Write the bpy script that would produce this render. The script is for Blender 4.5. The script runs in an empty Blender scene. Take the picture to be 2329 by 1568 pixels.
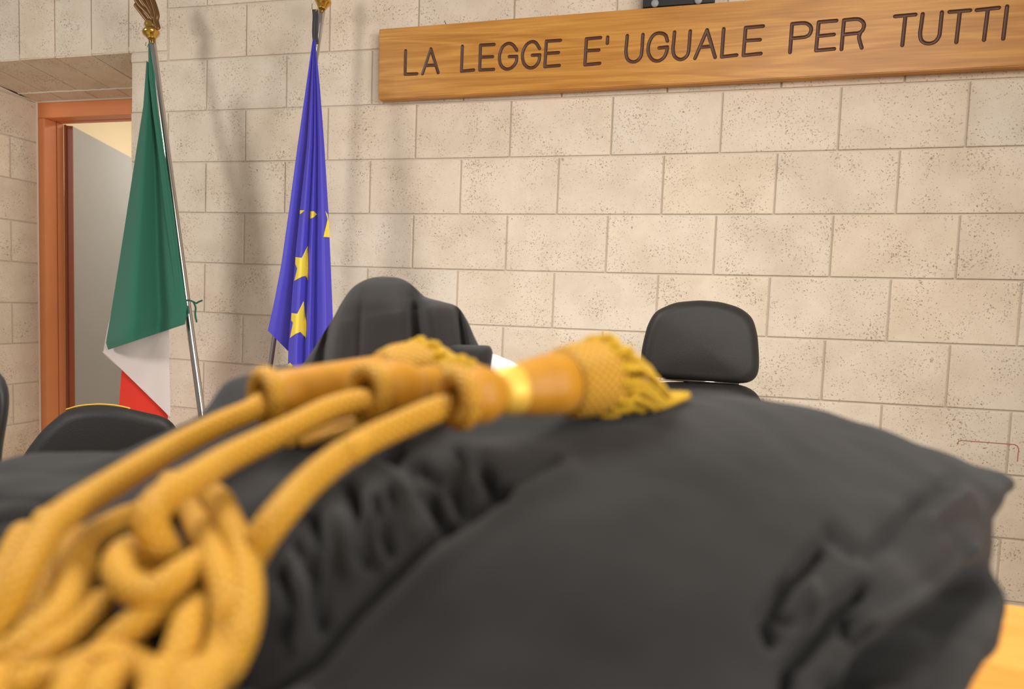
import bpy, bmesh, math, random
import numpy as np
from mathutils import Vector, Matrix, noise
from mathutils.bvhtree import BVHTree

random.seed(7)
rng = np.random.RandomState(7)
SC = bpy.context.scene
COL = SC.collection

# ------------------------------------------------------------------ camera
F, CX, CY = 1500.0, 1164.5, 784.0            # focal length in pixels of the 2329 x 1568 frame
CAM = np.array([2.1000, -2.8976, 1.15])
YAW, PITCH, ROLL = 0.239083, -0.06291, -0.034455


def _rot(yaw, pitch, roll):
    cy, sy, cp, sp, cr, sr = math.cos(yaw), math.sin(yaw), math.cos(pitch), math.sin(pitch), math.cos(roll), math.sin(roll)
    return (np.array([[cy, -sy, 0], [sy, cy, 0], [0, 0, 1]]) @ np.array([[1, 0, 0], [0, cp, -sp], [0, sp, cp]])
            @ np.array([[cr, 0, sr], [0, 1, 0], [-sr, 0, cr]]))


RM = _rot(YAW, PITCH, ROLL)
cd = bpy.data.cameras.new('camera')
cam = bpy.data.objects.new('camera', cd)
COL.objects.link(cam)
r_, f_, u_ = RM[:, 0], RM[:, 1], RM[:, 2]
cam.matrix_world = Matrix(((r_[0], u_[0], -f_[0], CAM[0]), (r_[1], u_[1], -f_[1], CAM[1]), (r_[2], u_[2], -f_[2], CAM[2]), (0, 0, 0, 1)))
cd.sensor_width = 36.0
cd.lens = F * 36.0 / 2329.0
cd.clip_start = 0.02
cd.dof.use_dof = True
cd.dof.focus_distance = 2.3
cd.dof.aperture_fstop = 4.1
SC.camera = cam

# ------------------------------------------------------------------ light
SC.view_settings.view_transform = 'Standard'
SC.view_settings.look = 'None'
SC.view_settings.exposure = -0.03
SC.view_settings.gamma = 1.0
SC.view_settings.use_curve_mapping = False
wd = bpy.data.worlds.new('world')
SC.world = wd
wd.use_nodes = True
wd.node_tree.nodes['Background'].inputs[0].default_value = (1.0, 0.93, 0.85, 1)
wd.node_tree.nodes['Background'].inputs[1].default_value = 0.26


def area(name, loc, target, size, power, color, size_y=None, spread=180):
    l = bpy.data.lights.new(name, 'AREA')
    l.energy = power
    l.color = color
    l.size = size
    l.spread = math.radians(spread)
    if size_y:
        l.shape = 'RECTANGLE'
        l.size_y = size_y
    o = bpy.data.objects.new(name, l)
    COL.objects.link(o)
    o.location = loc
    o.rotation_euler = (Vector(target) - Vector(loc)).to_track_quat('-Z', 'Y').to_euler()
    return o


area('window_and_fill_light', (-2.4, -4.2, 2.9), (0.4, 0.0, 0.35), 1.0, 45, (1.0, 0.96, 0.92), spread=115)
area('window_and_fill_light', (5.4, -3.4, 1.9), (-1.8, 0.2, 1.4), 1.5, 21, (1.0, 0.97, 0.94), spread=60)  # added fill from the right for the recess cheek, not a known window
area('ceiling_light', (3.3, -3.2, 2.9), (2.3, 0.0, 0.5), 1.6, 27, (1.0, 0.945, 0.87), spread=105)
area('ceiling_light', (0.9, -1.9, 3.2), (1.75, -2.4, 0.0), 1.0, 40, (1.0, 0.96, 0.91), spread=120)
area('corridor_light', (-1.2, 2.0, 2.8), (-1.6, 2.2, 0.0), 0.6, 34, (1.0, 0.95, 0.88))


# ------------------------------------------------------------------ measuring helpers (photo pixels -> real points)
def ray(px, py):
    return RM @ np.array([(px - CX) / F, 1.0, -(py - CY) / F])


def at(px, py, d):
    return CAM + ray(px, py) * d


def on_y(px, py, y=0.0):
    v = ray(px, py)
    return CAM + v * (y - CAM[1]) / v[1]


def project(W):
    C = (np.asarray(W) - CAM) @ RM
    return CX + F * C[..., 0] / C[..., 1], CY - F * C[..., 2] / C[..., 1], C[..., 1]


# ------------------------------------------------------------------ object helpers
def tag(o, label=None, cat=None, group=None, kind=None):
    if label: o['label'] = label
    if cat: o['category'] = cat
    if group: o['group'] = group
    if kind: o['kind'] = kind
    return o


def thing(name, label, cat, loc=(0, 0, 0), group=None):
    o = bpy.data.objects.new(name, None)
    o.empty_display_size = 0.05
    COL.objects.link(o)
    o.location = loc
    return tag(o, label, cat, group)


def link(name, me, mats, parent=None, smooth=True):
    if not isinstance(mats, (list, tuple)):
        mats = [mats]
    for m in mats:
        me.materials.append(m)
    if smooth:
        me.polygons.foreach_set('use_smooth', [True] * len(me.polygons))
    o = bpy.data.objects.new(name, me)
    COL.objects.link(o)
    if parent:
        o.parent = parent
        p, root = parent, Vector((0, 0, 0))
        while p:
            root += p.location
            p = p.parent
        me.transform(Matrix.Translation(-root))
    return o


class MB:
    """collects shapes in world space into one mesh"""

    def __init__(self):
        self.v, self.f, self.m, self.uv = [], [], [], {}

    def add(self, verts, faces, mi=0, uvs=None):
        b = len(self.v)
        self.v += [tuple(map(float, p)) for p in verts]
        for f in faces:
            if uvs is not None:
                self.uv[len(self.f)] = [uvs[i] for i in f]
            self.f.append(tuple(i + b for i in f))
            self.m.append(mi)
        return self

    def box(self, lo, hi, mi=0):
        x0, y0, z0 = lo
        x1, y1, z1 = hi
        return self.add([(x0, y0, z0), (x1, y0, z0), (x1, y1, z0), (x0, y1, z0), (x0, y0, z1), (x1, y0, z1), (x1, y1, z1), (x0, y1, z1)],
                        [(0, 3, 2, 1), (4, 5, 6, 7), (0, 1, 5, 4), (1, 2, 6, 5), (2, 3, 7, 6), (3, 0, 4, 7)], mi)

    def prism(self, pts, mi=0):
        """8 points: bottom quad then top quad"""
        return self.add(pts, [(0, 3, 2, 1), (4, 5, 6, 7), (0, 1, 5, 4), (1, 2, 6, 5), (2, 3, 7, 6), (3, 0, 4, 7)], mi)

    def grid(self, P, mi=0, close_u=False, flip=False, uv=None):
        n, m = P.shape[0], P.shape[1]
        faces = []
        for i in range(n - 1):
            for j in range(m if close_u else m - 1):
                a, b, c, d = i * m + j, i * m + (j + 1) % m, (i + 1) * m + (j + 1) % m, (i + 1) * m + j
                faces.append((a, d, c, b) if flip else (a, b, c, d))
        uvs = None
        if uv is not None:
            uvs = [tuple(q) for q in uv.reshape(-1, 2)]
        return self.add(P.reshape(-1, 3), faces, mi, uvs)

    def tube(self, pts, r, seg=10, mi=0, cap=True, flat=1.0, flatdir=None, round_cap=False, twist=None):
        P = np.asarray(pts, float)
        n = len(P)
        R = np.full(n, float(r)) if np.isscalar(r) else np.asarray(r, float)
        T = np.gradient(P, axis=0)
        T /= np.linalg.norm(T, axis=1)[:, None] + 1e-12
        if round_cap:
            k = 4
            A = [P[0] - T[0] * R[0] * math.cos(a) for a in np.linspace(0, math.pi / 2, k, endpoint=False)]
            ra = [max(R[0] * math.sin(a), R[0] * .02) for a in np.linspace(0, math.pi / 2, k, endpoint=False)]
            B = [P[-1] + T[-1] * R[-1] * math.sin(a) for a in np.linspace(0, math.pi / 2, k + 1)[1:]]
            rb = [max(R[-1] * math.cos(a), R[-1] * .02) for a in np.linspace(0, math.pi / 2, k + 1)[1:]]
            P = np.vstack([A, P, B])
            T = np.vstack([[T[0]] * k, T, [T[-1]] * k])
            R = np.concatenate([ra, R, rb])
            n = len(P)
        ref = np.array(flatdir if flatdir is not None else (0.13, 0.31, 0.94), float)
        if abs(ref @ T[0]) > .95 * np.linalg.norm(ref): ref = np.array((1.0, 0.2, 0.0))
        N = ref - T[0] * (ref @ T[0])
        N /= np.linalg.norm(N)
        rings, uv = [], []
        s = 0.0
        for i in range(n):
            if i:
                s += np.linalg.norm(P[i] - P[i - 1])
            N = N - T[i] * (N @ T[i])
            N /= np.linalg.norm(N) + 1e-12
            B = np.cross(T[i], N)
            a = np.arange(seg) * 2 * math.pi / seg
            rad = R[i] * np.ones(seg)
            if twist:
                rad = rad * (1 + twist[0] * np.cos(twist[1] * (a - s * twist[2])))
            rings.append(P[i] + np.outer(np.cos(a) * rad * flat, N) + np.outer(np.sin(a) * rad, B))
            uv.append(np.stack([a / (2 * math.pi), np.full(seg, s)], 1))
        G = np.array(rings)
        U = np.array(uv)
        G2 = np.concatenate([G, G[:, :1]], 1)
        U2 = np.concatenate([U, U[:, :1] + np.array([1.0, 0])], 1)
        # closed ring topology with separate uv seam
        b = len(self.v)
        self.v += [tuple(p) for p in G.reshape(-1, 3)]
        for i in range(n - 1):
            for j in range(seg):
                k = (j + 1) % seg
                self.uv[len(self.f)] = [tuple(U2[i, j]), tuple(U2[i, j + 1]), tuple(U2[i + 1, j + 1]), tuple(U2[i + 1, j])]
                self.f.append((b + i * seg + j, b + i * seg + k, b + (i + 1) * seg + k, b + (i + 1) * seg + j))
                self.m.append(mi)
        if cap:
            self.f.append(tuple(b + j for j in range(seg))[::-1]); self.m.append(mi)
            self.f.append(tuple(b + (n - 1) * seg + j for j in range(seg))); self.m.append(mi)
        return self

    def lathe(self, base, axis, prof, seg=48, mi=0):
        """prof: (distance along axis, radius)"""
        A = np.asarray(axis, float)
        A /= np.linalg.norm(A)
        N = np.cross(A, (0.2, 0.1, 0.97)); N /= np.linalg.norm(N)
        B = np.cross(A, N)
        a = np.arange(seg) * 2 * math.pi / seg
        b = len(self.v)
        for t, r in prof:
            c = np.asarray(base, float) + A * t
            for q in a:
                self.v.append(tuple(c + (N * math.cos(q) + B * math.sin(q)) * r))
        for i in range(len(prof) - 1):
            for j in range(seg):
                k = (j + 1) % seg
                self.uv[len(self.f)] = [(j / seg, prof[i][0]), ((j + 1) / seg, prof[i][0]), ((j + 1) / seg, prof[i + 1][0]), (j / seg, prof[i + 1][0])]
                self.f.append((b + i * seg + j, b + i * seg + k, b + (i + 1) * seg + k, b + (i + 1) * seg + j))
                self.m.append(mi)
        for i, rev in ((0, True), (len(prof) - 1, False)):
            if prof[i][1] > 1e-5:
                f = tuple(b + i * seg + j for j in range(seg))
                self.f.append(f[::-1] if rev else f); self.m.append(mi)
        return self

    def build(self, name, mats, parent=None, smooth=True, fix=True):
        me = bpy.data.meshes.new(name)
        me.from_pydata(self.v, [], self.f)
        if any(self.m):
            me.polygons.foreach_set('material_index', self.m)
        if self.uv:
            ul = me.uv_layers.new(name='UVMap')
            for p in me.polygons:
                if p.index in self.uv:
                    for li, q in zip(p.loop_indices, self.uv[p.index]):
                        ul.data[li].uv = q
        if fix:
            bm = bmesh.new()
            bm.from_mesh(me)
            bmesh.ops.recalc_face_normals(bm, faces=bm.faces)
            bm.to_mesh(me)
            bm.free()
        me.update()
        return link(name, me, mats, parent, smooth)


def bevel(o, w, seg=3):
    m = o.modifiers.new('bevel', 'BEVEL')
    m.width = w
    m.segments = seg
    m.limit_method = 'ANGLE'
    m.angle_limit = math.radians(40)
    return o


def catmull(P, n):
    """resample points (N,k) to n points on a smooth curve"""
    P = np.asarray(P, float)
    N = len(P)
    t = np.linspace(0, N - 1, n)
    i = np.clip(t.astype(int), 0, N - 2)
    u = (t - i)[:, None] if P.ndim == 2 else (t - i)[:, None, None]
    E = np.concatenate([2 * P[:1] - P[1:2], P, 2 * P[-1:] - P[-2:-1]], 0)
    p0, p1, p2, p3 = E[i], E[i + 1], E[i + 2], E[i + 3]
    return 0.5 * (2 * p1 + (p2 - p0) * u + (2 * p0 - 5 * p1 + 4 * p2 - p3) * u * u + (3 * p1 - p0 - 3 * p2 + p3) * u ** 3)


def linear_resample(P, n):
    P = np.asarray(P, float)
    s = np.concatenate([[0], np.cumsum(np.linalg.norm(np.diff(P, axis=0), axis=1))])
    t = np.linspace(0, s[-1], n)
    return np.stack([np.interp(t, s, P[:, k]) for k in range(P.shape[1])], 1)


# ------------------------------------------------------------------ materials
def new_mat(name):
    m = bpy.data.materials.new(name)
    m.use_nodes = True
    nt = m.node_tree
    return m, nt, nt.nodes['Principled BSDF']


def node(nt, typ, **kw):
    n = nt.nodes.new(typ)
    for k, v in kw.items():
        if k in ('operation', 'blend_type', 'data_type', 'wave_type', 'feature', 'attribute_name', 'bands_direction', 'wave_profile', 'offset', 'squash', 'interpolation_type', 'noise_dimensions'):
            setattr(n, k, v)
        else:
            n.inputs[k.replace('_', ' ')].default_value = v
    return n


def plain(name, color, rough=0.6, metal=0.0, spec=0.5, sheen=0.0, coat=0.0, var=0.0, var_scale=8.0, bump=0.0, bump_scale=300.0, trans=0.0):
    m, nt, b = new_mat(name)
    L = nt.links.new
    b.inputs['Base Color'].default_value = (*color, 1)
    b.inputs['Roughness'].default_value = rough
    b.inputs['Metallic'].default_value = metal
    b.inputs['Specular IOR Level'].default_value = spec
    b.inputs['Sheen Weight'].default_value = sheen
    b.inputs['Coat Weight'].default_value = coat
    tc = node(nt, 'ShaderNodeTexCoord')
    if var:
        n = node(nt, 'ShaderNodeTexNoise', Scale=var_scale, Detail=4.0)
        L(tc.outputs['Object'], n.inputs['Vector'])
        r = nt.nodes.new('ShaderNodeMix')
        r.data_type = 'RGBA'
        r.inputs[6].default_value = (*[c * (1 - var) for c in color], 1)
        r.inputs[7].default_value = (*[min(1, c * (1 + var)) for c in color], 1)
        L(n.outputs['Fac'], r.inputs[0])
        L(r.outputs[2], b.inputs['Base Color'])
    if bump:
        n = node(nt, 'ShaderNodeTexNoise', Scale=bump_scale, Detail=3.0)
        L(tc.outputs['Object'], n.inputs['Vector'])
        bp = node(nt, 'ShaderNodeBump', Strength=bump, Distance=0.002)
        L(n.outputs['Fac'], bp.inputs['Height'])
        L(bp.outputs['Normal'], b.inputs['Normal'])
    return m


def stone_mat():
    m, nt, b = new_mat('tuff_block')
    L = nt.links.new
    tc = node(nt, 'ShaderNodeTexCoord')
    at_ = node(nt, 'ShaderNodeAttribute', attribute_name='tint')
    big = node(nt, 'ShaderNodeTexNoise', Scale=5.0, Detail=5.0, Roughness=0.6)
    grain = node(nt, 'ShaderNodeTexNoise', Scale=90.0, Detail=5.0, Roughness=0.7)
    for n in (big, grain): L(tc.outputs['Object'], n.inputs['Vector'])
    ramp = nt.nodes.new('ShaderNodeValToRGB')
    ramp.color_ramp.elements[0].color = (0.63, 0.525, 0.405, 1)
    ramp.color_ramp.elements[0].position = 0.3
    ramp.color_ramp.elements[1].color = (0.735, 0.63, 0.508, 1)
    ramp.color_ramp.elements[1].position = 0.62
    L(big.outputs['Fac'], ramp.inputs[0])
    mul = nt.nodes.new('ShaderNodeMix'); mul.data_type = 'RGBA'; mul.blend_type = 'MULTIPLY'
    mul.inputs[0].default_value = 1.0
    L(ramp.outputs[0], mul.inputs[6]); L(at_.outputs['Color'], mul.inputs[7])
    # small pits, gathered where the pore mask is high
    vor = node(nt, 'ShaderNodeTexVoronoi', Scale=120.0, Randomness=1.0)
    warp = node(nt, 'ShaderNodeTexNoise', Scale=60.0, Detail=2.0)
    L(tc.outputs['Object'], warp.inputs['Vector'])
    addv = nt.nodes.new('ShaderNodeMix'); addv.data_type = 'VECTOR'
    addv.inputs[0].default_value = 0.02
    L(tc.outputs['Object'], addv.inputs[4]); L(warp.outputs['Color'], addv.inputs[5])
    L(addv.outputs[1], vor.inputs['Vector'])
    pore = node(nt, 'ShaderNodeTexNoise', Scale=7.0, Detail=3.0)
    L(tc.outputs['Object'], pore.inputs['Vector'])
    thr = nt.nodes.new('ShaderNodeMapRange')
    thr.inputs['From Min'].default_value = 0.38; thr.inputs['From Max'].default_value = 0.72
    thr.inputs['To Min'].default_value = 0.16; thr.inputs['To Max'].default_value = 0.46
    L(pore.outputs['Fac'], thr.inputs['Value'])
    pit = node(nt, 'ShaderNodeMath', operation='LESS_THAN')
    L(vor.outputs['Distance'], pit.inputs[0]); L(thr.outputs[0], pit.inputs[1])
    g2 = nt.nodes.new('ShaderNodeMapRange')
    g2.inputs['From Min'].default_value = 0.44; g2.inputs['From Max'].default_value = 0.60
    L(grain.outputs['Fac'], g2.inputs['Value'])
    pm = node(nt, 'ShaderNodeMath', operation='MULTIPLY')
    L(pit.outputs[0], pm.inputs[0]); L(g2.outputs[0], pm.inputs[1])
    dark = nt.nodes.new('ShaderNodeMix'); dark.data_type = 'RGBA'
    dark.inputs[7].default_value = (0.36, 0.26, 0.17, 1)
    L(pm.outputs[0], dark.inputs[0]); L(mul.outputs[2], dark.inputs[6])
    L(dark.outputs[2], b.inputs['Base Color'])
    b.inputs['Roughness'].default_value = 0.9
    b.inputs['Specular IOR Level'].default_value = 0.2
    h = node(nt, 'ShaderNodeMath', operation='MULTIPLY_ADD')
    L(pm.outputs[0], h.inputs[0]); h.inputs[1].default_value = -1.6
    L(grain.outputs['Fac'], h.inputs[2])
    bp = node(nt, 'ShaderNodeBump', Strength=0.45, Distance=0.003)
    L(h.outputs[0], bp.inputs['Height'])
    L(bp.outputs['Normal'], b.inputs['Normal'])
    return m


def wood_mat(name, c0, c1, c2, rough=0.35, scale=1.0):
    m, nt, b = new_mat(name)
    L = nt.links.new
    tc = node(nt, 'ShaderNodeTexCoord')
    mp = node(nt, 'ShaderNodeMapping')
    mp.inputs['Scale'].default_value = (0.55 * scale, 4.0 * scale, 6.5 * scale)
    L(tc.outputs['Object'], mp.inputs['Vector'])
    n1 = node(nt, 'ShaderNodeTexNoise', Scale=1.1, Detail=3.0, Distortion=0.9)
    L(mp.outputs[0], n1.inputs['Vector'])
    w = node(nt, 'ShaderNodeMath', operation='MULTIPLY'); w.inputs[1].default_value = 13.0
    L(n1.outputs['Fac'], w.inputs[0])
    fr = node(nt, 'ShaderNodeMath', operation='PINGPONG'); fr.inputs[1].default_value = 1.0
    L(w.outputs[0], fr.inputs[0])
    mp2 = node(nt, 'ShaderNodeMapping')
    mp2.inputs['Scale'].default_value = (4.0, 60.0, 130.0)
    L(tc.outputs['Object'], mp2.inputs['Vector'])
    n2 = node(nt, 'ShaderNodeTexNoise', Scale=1.0, Detail=3.0)
    L(mp2.outputs[0], n2.inputs['Vector'])
    mixf = node(nt, 'ShaderNodeMath', operation='MULTIPLY_ADD')
    L(n2.outputs['Fac'], mixf.inputs[0]); mixf.inputs[1].default_value = 0.75
    sc = node(nt, 'ShaderNodeMath', operation='MULTIPLY'); sc.inputs[1].default_value = 0.36
    L(fr.outputs[0], sc.inputs[0]); L(sc.outputs[0], mixf.inputs[2])
    rp = nt.nodes.new('ShaderNodeValToRGB')
    e = rp.color_ramp.elements
    e[0].color = (*c0, 1); e[0].position = 0.15
    e[1].color = (*c2, 1); e[1].position = 0.85
    k = e.new(0.5); k.color = (*c1, 1)
    L(mixf.outputs[0], rp.inputs[0])
    L(rp.outputs[0], b.inputs['Base Color'])
    b.inputs['Roughness'].default_value = rough
    bp = node(nt, 'ShaderNodeBump', Strength=0.12, Distance=0.001)
    L(n2.outputs['Fac'], bp.inputs['Height']); L(bp.outputs['Normal'], b.inputs['Normal'])
    return m


def braid_mat(name, c_hi, c_lo, fu, fv, strength=0.8, rough=0.45, sheen=0.25):
    """plaited cord: two crossing diagonal families of ridges on the tube's own uv"""
    m, nt, b = new_mat(name)
    L = nt.links.new
    uv = node(nt, 'ShaderNodeUVMap')
    sep = node(nt, 'ShaderNodeSeparateXYZ')
    L(uv.outputs[0], sep.inputs[0])

    def mul(s, k):
        n = node(nt, 'ShaderNodeMath', operation='MULTIPLY'); n.inputs[1].default_value = k
        L(s, n.inputs[0]); return n.outputs[0]

    def op(o, a, c=None):
        n = node(nt, 'ShaderNodeMath', operation=o)
        L(a, n.inputs[0])
        if c is not None:
            L(c, n.inputs[1])
        return n.outputs[0]
    U = mul(sep.outputs[0], fu * 2 * math.pi)
    V = mul(sep.outputs[1], fv * 2 * math.pi)
    s1 = op('SINE', op('ADD', U, V)); s2 = op('SINE', op('SUBTRACT', U, V))
    h = op('MAXIMUM', s1, s2)
    mr = nt.nodes.new('ShaderNodeMapRange')
    mr.inputs['From Min'].default_value = -0.6
    L(h, mr.inputs['Value'])
    mx = nt.nodes.new('ShaderNodeMix'); mx.data_type = 'RGBA'
    mx.inputs[6].default_value = (*c_lo, 1); mx.inputs[7].default_value = (*c_hi, 1)
    L(mr.outputs[0], mx.inputs[0])
    L(mx.outputs[2], b.inputs['Base Color'])
    bp = node(nt, 'ShaderNodeBump', Strength=strength, Distance=0.0008)
    L(h, bp.inputs['Height']); L(bp.outputs['Normal'], b.inputs['Normal'])
    b.inputs['Roughness'].default_value = rough
    b.inputs['Specular IOR Level'].default_value = 0.28
    b.inputs['Sheen Weight'].default_value = sheen
    b.inputs['Sheen Tint'].default_value = (1.0, 0.85, 0.5, 1)
    return m


M = {}
M['stone'] = stone_mat()
M['mortar'] = plain('mortar', (0.62, 0.54, 0.45), 0.95, bump=0.3, bump_scale=150)
M['caulk'] = plain('white_caulk', (0.78, 0.70, 0.58), 0.8)
M['frame'] = plain('door_frame_paint', (0.72, 0.255, 0.095), 0.42, var=0.06)
M['leaf'] = plain('grey_laminate', (0.32, 0.33, 0.345), 0.4, var=0.08, var_scale=2.0)
M['leafedge'] = plain('door_edge_paint', (0.33, 0.085, 0.03), 0.4)
M['cream'] = plain('cream_plaster', (0.86, 0.74, 0.52), 0.9)
M['floor'] = plain('floor_tile', (0.66, 0.58, 0.48), 0.35, var=0.08)
M['sign'] = wood_mat('oak_board', (0.36, 0.142, 0.016), (0.48, 0.205, 0.030), (0.62, 0.30, 0.055), 0.42)
M['groove'] = plain('brown_groove_paint', (0.095, 0.034, 0.014), 0.45)
M['desk'] = wood_mat('orange_bench_wood', (0.60, 0.24, 0.03), (0.70, 0.31, 0.05), (0.78, 0.38, 0.07), 0.3)
M['black_box'] = plain('black_plastic', (0.010, 0.009, 0.009), 0.5)
M['grey_plastic'] = plain('grey_rubber', (0.30, 0.31, 0.33), 0.5)
M['chrome'] = plain('chrome', (0.62, 0.58, 0.54), 0.16, 1.0)
M['gold_metal'] = plain('gold_metal', (0.72, 0.46, 0.10), 0.18, 1.0)
M['bronze'] = plain('bronze_cutout', (0.17, 0.085, 0.025), 0.42, 0.5)
M['green'] = plain('green_flag_cloth', (0.021, 0.128, 0.078), 0.75, spec=0.25, sheen=0.15, bump=0.08, bump_scale=900)
M['white'] = plain('white_flag_cloth', (0.60, 0.52, 0.49), 0.8, spec=0.2, sheen=0.1)
M['red'] = plain('red_flag_cloth', (0.62, 0.035, 0.018), 0.75, spec=0.25)
M['blue'] = plain('blue_flag_satin', (0.062, 0.050, 0.46), 0.5, spec=0.35, sheen=0.1)
M['star'] = plain('yellow_star_cloth', (0.80, 0.60, 0.055), 0.6)
M['ribbon'] = plain('dark_ribbon', (0.035, 0.030, 0.030), 0.5)
M['gown'] = plain('black_wool', (0.021, 0.0195, 0.0185), 0.88, spec=0.2, sheen=0.08, var=0.12, var_scale=26, bump=0.25, bump_scale=1500)
M['gown_far'] = plain('black_wool_gown', (0.022, 0.020, 0.019), 0.88, spec=0.2, sheen=0.08, var=0.1, var_scale=20, bump=0.2, bump_scale=900)
M['bib'] = plain('white_linen', (0.85, 0.84, 0.86), 0.8)
M['leather'] = plain('black_leather', (0.019, 0.0165, 0.015), 0.55, spec=0.28, var=0.15, var_scale=18, bump=0.25, bump_scale=260)
M['chair_plastic'] = plain('chair_black_plastic', (0.018, 0.018, 0.019), 0.5)
M['edge_gold'] = plain('gold_edge_line', (0.80, 0.46, 0.03), 0.5)
GOLD_HI, GOLD_LO = (0.63, 0.33, 0.028), (0.5, 0.22, 0.02)
M['cord'] = braid_mat('gold_braided_cord', GOLD_HI, (0.50, 0.22, 0.016), 7, 260, 0.7, sheen=0.08)
M['silk'] = braid_mat('gold_silk_wrap', (0.52, 0.235, 0.016), (0.44, 0.185, 0.010), 40, 30, 0.2, 0.40, 0.1)
M['net'] = braid_mat('gold_netting', (0.72, 0.38, 0.036), (0.40, 0.18, 0.012), 26, 190, 1.0, 0.5, 0.08)
M['fringe'] = braid_mat('gold_bullion', (0.95, 0.58, 0.035), (0.62, 0.32, 0.016), 2, 420, 1.0, 0.4, 0.05)
M['band'] = plain('gold_band', (0.80, 0.50, 0.07), 0.5, 0.25)
M['pencil'] = plain('red_pencil', (0.42, 0.09, 0.06), 0.9)

# ------------------------------------------------------------------ setting: walls of tuff blocks
CU = [0.00313, 0.44963, -0.00047, -8e-05, 0.00025, -0.00012]   # measured course grid of the wall: (row, column) -> metres
CZ = [2.56489, -0.00319, -0.25524, 0.0004, 0.00013, 0.00034]


def wall_pt(u, j):
    b = (1, u, j, u * u, u * j, j * j)
    return sum(c * q for c, q in zip(CU, b)), sum(c * q for c, q in zip(CZ, b))


class Blocks:
    def __init__(self):
        self.mb = MB()
        self.t = []

    def block(self, q, nrm, depth=0.008, joint=0.0038, bev=0.0045):
        """q: four corners of the block's cell, counter-clockwise seen from the front"""
        q = np.array(q, float)
        c = q.mean(0)
        nrm = np.array(nrm, float)

        def inset(d):
            out = []
            for i in range(4):
                e1 = q[(i + 1) % 4] - q[i]; e2 = q[i - 1] - q[i]
                e1 /= np.linalg.norm(e1); e2 /= np.linalg.norm(e2)
                out.append(q[i] + (e1 + e2) * d)
            return np.array(out)
        jit = rng.normal(0, 0.0006)
        rings = [inset(joint) - nrm * depth, inset(joint) - nrm * (bev * .6 - jit), inset(joint + bev * .35) - nrm * (bev * .15 - jit), inset(joint + bev) + nrm * jit]
        v = np.concatenate(rings)
        f = []
        for k in range(3):
            for i in range(4):
                j = (i + 1) % 4
                f.append((k * 4 + i, k * 4 + j, k * 4 + 4 + j, k * 4 + 4 + i))
        f.append((12, 13, 14, 15))
        self.mb.add(v, f)
        t = 1 + rng.normal(0, 0.022)
        w = rng.normal(0, 0.012)
        self.t += [(t + w, t, t - w, 1)] * 16

    def build(self, name, extra=None):
        n = len(self.mb.v)
        if extra:
            extra(self.mb)
        self.t += [(1, 1, 1, 1)] * (len(self.mb.v) - n)
        o = self.mb.build(name, [M['stone'], M['mortar'], M['caulk'], M['pencil']], None, smooth=False, fix=False)
        a = o.data.color_attributes.new('tint', 'FLOAT_COLOR', 'POINT')
        a.data.foreach_set('color', np.array(self.t, dtype=np.float32).ravel())
        return tag(o, kind='structure')


XE, XR = -0.677, -1.84       # right and left cheeks of the door recess
YF = 0.48                    # door frame plane
LZ = 2.367                   # underside of the soldier course over the recess


def soffit_z(y):
    return LZ - 0.13 * y


B = Blocks()
for row in range(-3, 10):
    off = 0.0 if row % 2 == 0 else 0.5
    for k in range(-3, 10):
        u0, u1 = k - off, k + 1 - off
        c = [wall_pt(u0, row + 1), wall_pt(u1, row + 1), wall_pt(u1, row), wall_pt(u0, row)]
        xmin = -0.454 if row < 1 else XE
        if c[1][0] <= xmin + 0.02: continue
        q = [(max(x, xmin), 0.0, z) for x, z in c]
        if q[0][2] < -0.2: continue
        B.block(q, (0, -1, 0))
# the same coursing carries on at the far side of the recess
for row in range(1, 10):
    off = 0.0 if row % 2 == 0 else 0.5
    for k in range(-12, 1):
        z1, z0 = 2.554 - 0.2514 * row, 2.554 - 0.2514 * (row + 1)
        x0, x1 = XR - .2 + (k - off) * .45, XR - .2 + (k + 1 - off) * .45
        x1 = min(x1, XR)
        if x1 - x0 < .03: continue
        B.block([(x0, 0, max(z0, 0)), (x1, 0, max(z0, 0)), (x1, 0, z1), (x0, 0, z1)], (0, -1, 0))
B.block([(XR - .6, 0, 2.303), (XR, 0, 2.303), (XR, 0, LZ), (XR - .6, 0, LZ)], (0, -1, 0))
# thin closer piece beside the soldier course, and the soldier course itself
zj1 = wall_pt(-1.2, 1)[1]
B.block([(XE, 0, zj1), (-0.454, 0, zj1 - .003), (-0.454, 0, 2.355), (XE, 0, 2.362)], (0, -1, 0))
sx = [-0.454, -0.689, -0.923, -1.160, -1.397, -1.649, -1.89] + [-1.89 - .24 * k for k in range(1, 17)]
for a, b_ in zip(sx[1:], sx[:-1]):
    zb = LZ if a < -0.8 else 2.362
    B.block([(a, 0, zb + .003), (b_, 0, zb), (b_, 0, 2.83), (a, 0, 2.83)], (0, -1, 0))
    B.block([(a, 0, 2.83), (b_, 0, 2.83), (b_, 0, 3.3), (a, 0, 3.3)], (0, -1, 0))


def wall_extra(mb):
    mb.box((XE + .004, 0.0072, -0.1), (6.0, 0.60, 3.4), 1)
    mb.box((-6.2, 0.0072, -0.1), (XR - .006, 0.60, LZ + .01), 1)
    mb.box((-6.2, 0.0072, LZ + .004), (XE + .004, 0.60, 3.4), 1)
    # pencilled bracket on the stones
    pts = [on_y(2177, 1010, -.0008), on_y(2182, 1002, -.0008), on_y(2312, 1012, -.0008), on_y(2317, 1020, -.0008), on_y(2315, 1040, -.0008), on_y(2314, 1050, -.0008)]
    mb.tube(linear_resample(pts, 24), 0.0013, 6, 3)


wall_back = B.build('wall_back', wall_extra)

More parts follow.
